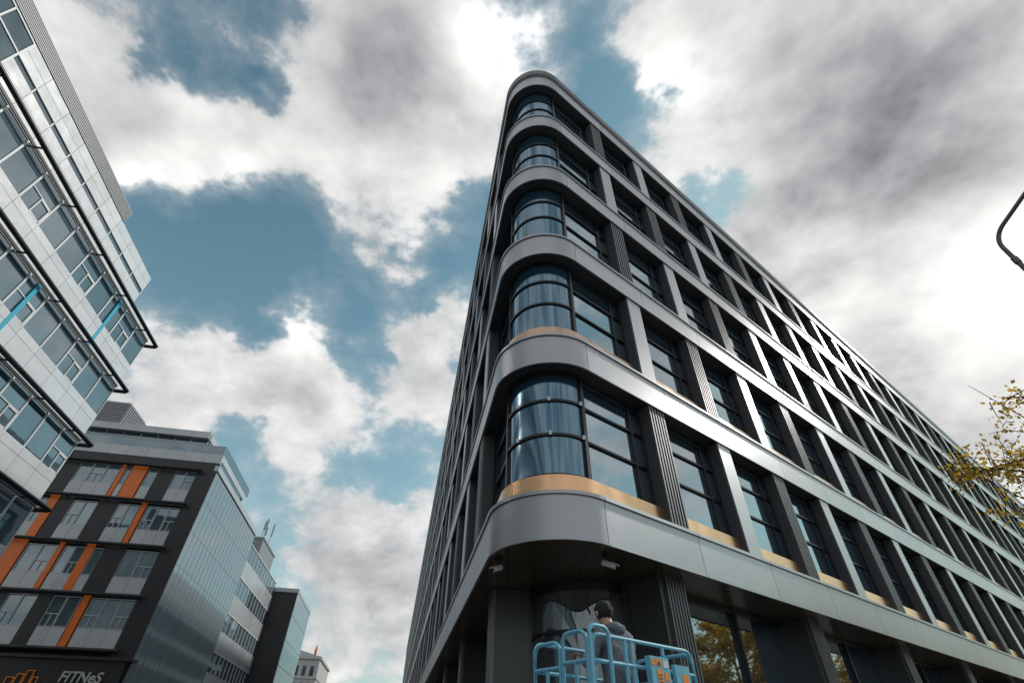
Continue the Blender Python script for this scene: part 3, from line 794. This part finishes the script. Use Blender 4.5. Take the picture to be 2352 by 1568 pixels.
def blobs(lst,vec):
    acc=None
    for (px,py,rd,wt) in lst:
        c=ray(px,py); k=1/(1-math.cos(R(rd)))
        e=mth('EXPONENT',mth('MULTIPLY_ADD',vm('DOT_PRODUCT',vec,c,1),k,-k))
        acc=mth('MULTIPLY_ADD',e,wt,acc if acc is not None else 0.0)
    return acc
cl=[(180,60,7,.5),(240,250,6,.6),(290,400,5,.6),(720,60,10,.7),(1000,150,9,.9),(880,300,7,.6),(600,380,5,.6),(760,430,5,.6),(1010,430,5,.5),(830,560,4.5,.6),
    (1650,60,7,.8),(1950,200,11,1.0),(2250,350,12,.9),(1700,330,6,.5),(1950,550,9,.7),(2200,750,12,1.0),(1850,780,7,.6),
    (620,830,6,.9),(450,850,6,.7),(720,930,6,.7),(960,760,5,.8),(1000,900,6,.8),(640,1120,5,.5),(930,1230,7,.6),(760,1400,8,.6),(1520,130,3.5,.5),
    (490,640,6,-.8),(390,520,3.5,-.5),(620,700,4,-.4),(440,190,4,-.85),(380,110,3,-.5),(600,225,2.5,-.8),(1375,200,4,-1.1),(1440,260,3,-.6),(1090,460,3,-.3),(790,740,3,-.6),(870,840,2.5,-.35),(540,1000,3,-.5),(870,1120,3,-.5),(1570,540,4,-.5),(960,620,3,-.6),(1680,560,3,-.4)]
S_=blobs(cl,Dw)
back=sstep(sx.outputs[1],.30,-.30,0,.45)  # extra unseen cloud behind the camera, added to brighten reflections
n1=noise(Pp,3.9,9,.58,.1)
n2=noise(vm('ADD',Pp,(sd.x*.08,sd.y*.08,-.03)),3.9,4,.58,.1)
f1=n1.outputs['Fac']
dens=mth('ADD',mth('ADD',mth('ADD',S_,-.14),back),mth('MULTIPLY',mth('SUBTRACT',f1,.5),3.3))
cov=mth('ADD',mth('MULTIPLY',sstep(dens,-.65,.9),.46),mth('MULTIPLY',sstep(dens,-.03,.38),.54))
rel=mth('MULTIPLY',mth('SUBTRACT',f1,n2.outputs['Fac']),1.25)
thick=sstep(dens,.3,2.0)
tone=blobs([(1160,90,4,1.0),(1980,620,7,.28),(2250,690,8,.22),(1850,760,5,.2),(750,60,9,-.04),(1980,230,9,-.13),(2180,380,7,-.12),(700,800,4,.2),(300,420,4,.3),(1530,180,3.5,.4),(900,340,5,.15),(850,1350,9,-.12)],D)
br=mth('ADD',mth('ADD',mth('SUBTRACT',.80,mth('MULTIPLY',thick,.38)),rel),tone)
br=mth('MINIMUM',mth('MAXIMUM',br,.24),2.0)
cc=mixc(sstep(br,.25,.9),(.93,.95,1.00,1),(1,.985,.965,1))
cs=scl(cc,br)
sky=N.new('ShaderNodeTexSky'); sky.sky_type='NISHITA'; sky.sun_disc=False; sky.sun_elevation=sunel; sky.sun_rotation=sunaz; sky.air_density=1.0; sky.dust_density=.6
skv=vm('MULTIPLY',sky.outputs[0],(.135,.172,.132))
hz=mth('POWER',mth('SUBTRACT',1.0,zz),3.0)
skh=mixc(mth('MULTIPLY',hz,.8,clamp=True),skv,(.38,.48,.55,1))
mx_=mixc(cov,skh,cs)
glow=mth('EXPONENT',mth('MULTIPLY',mth('SUBTRACT',vm('DOT_PRODUCT',D,sd,1),1.0),1/(1-math.cos(R(6)))))
fin=vm('ADD',mx_,scl((1,.96,.9),mth('MULTIPLY',glow,1.0)))
bg=N.new('ShaderNodeBackground'); bg.inputs['Strength'].default_value=1.0; L.new(fin,bg.inputs[0])
wo=N.new('ShaderNodeOutputWorld'); L.new(bg.outputs[0],wo.inputs[0])
su=bpy.data.lights.new('sun','SUN'); su.energy=2.2; su.angle=R(2.5); su.color=(1,.95,.88)
so=bpy.data.objects.new('sun',su); col.objects.link(so); so.matrix_basis=sd.to_track_quat('Z','Y').to_matrix().to_4x4()
# ------------------------------------------------------------------ camera
cam=bpy.data.cameras.new('camera'); cam.sensor_width=36; cam.lens=F/2352*36; cam.clip_end=3000; cam.clip_start=.05
co=bpy.data.objects.new('camera',cam); col.objects.link(co)
co.matrix_basis=T((0,0,CZ))@Matrix.Rotation(R(90)+TH,4,'X')@Matrix.Rotation(R(1.0),4,'Z')
scene.camera=co
scene.view_settings.view_transform='Standard'; scene.view_settings.look='None'; scene.view_settings.exposure=0
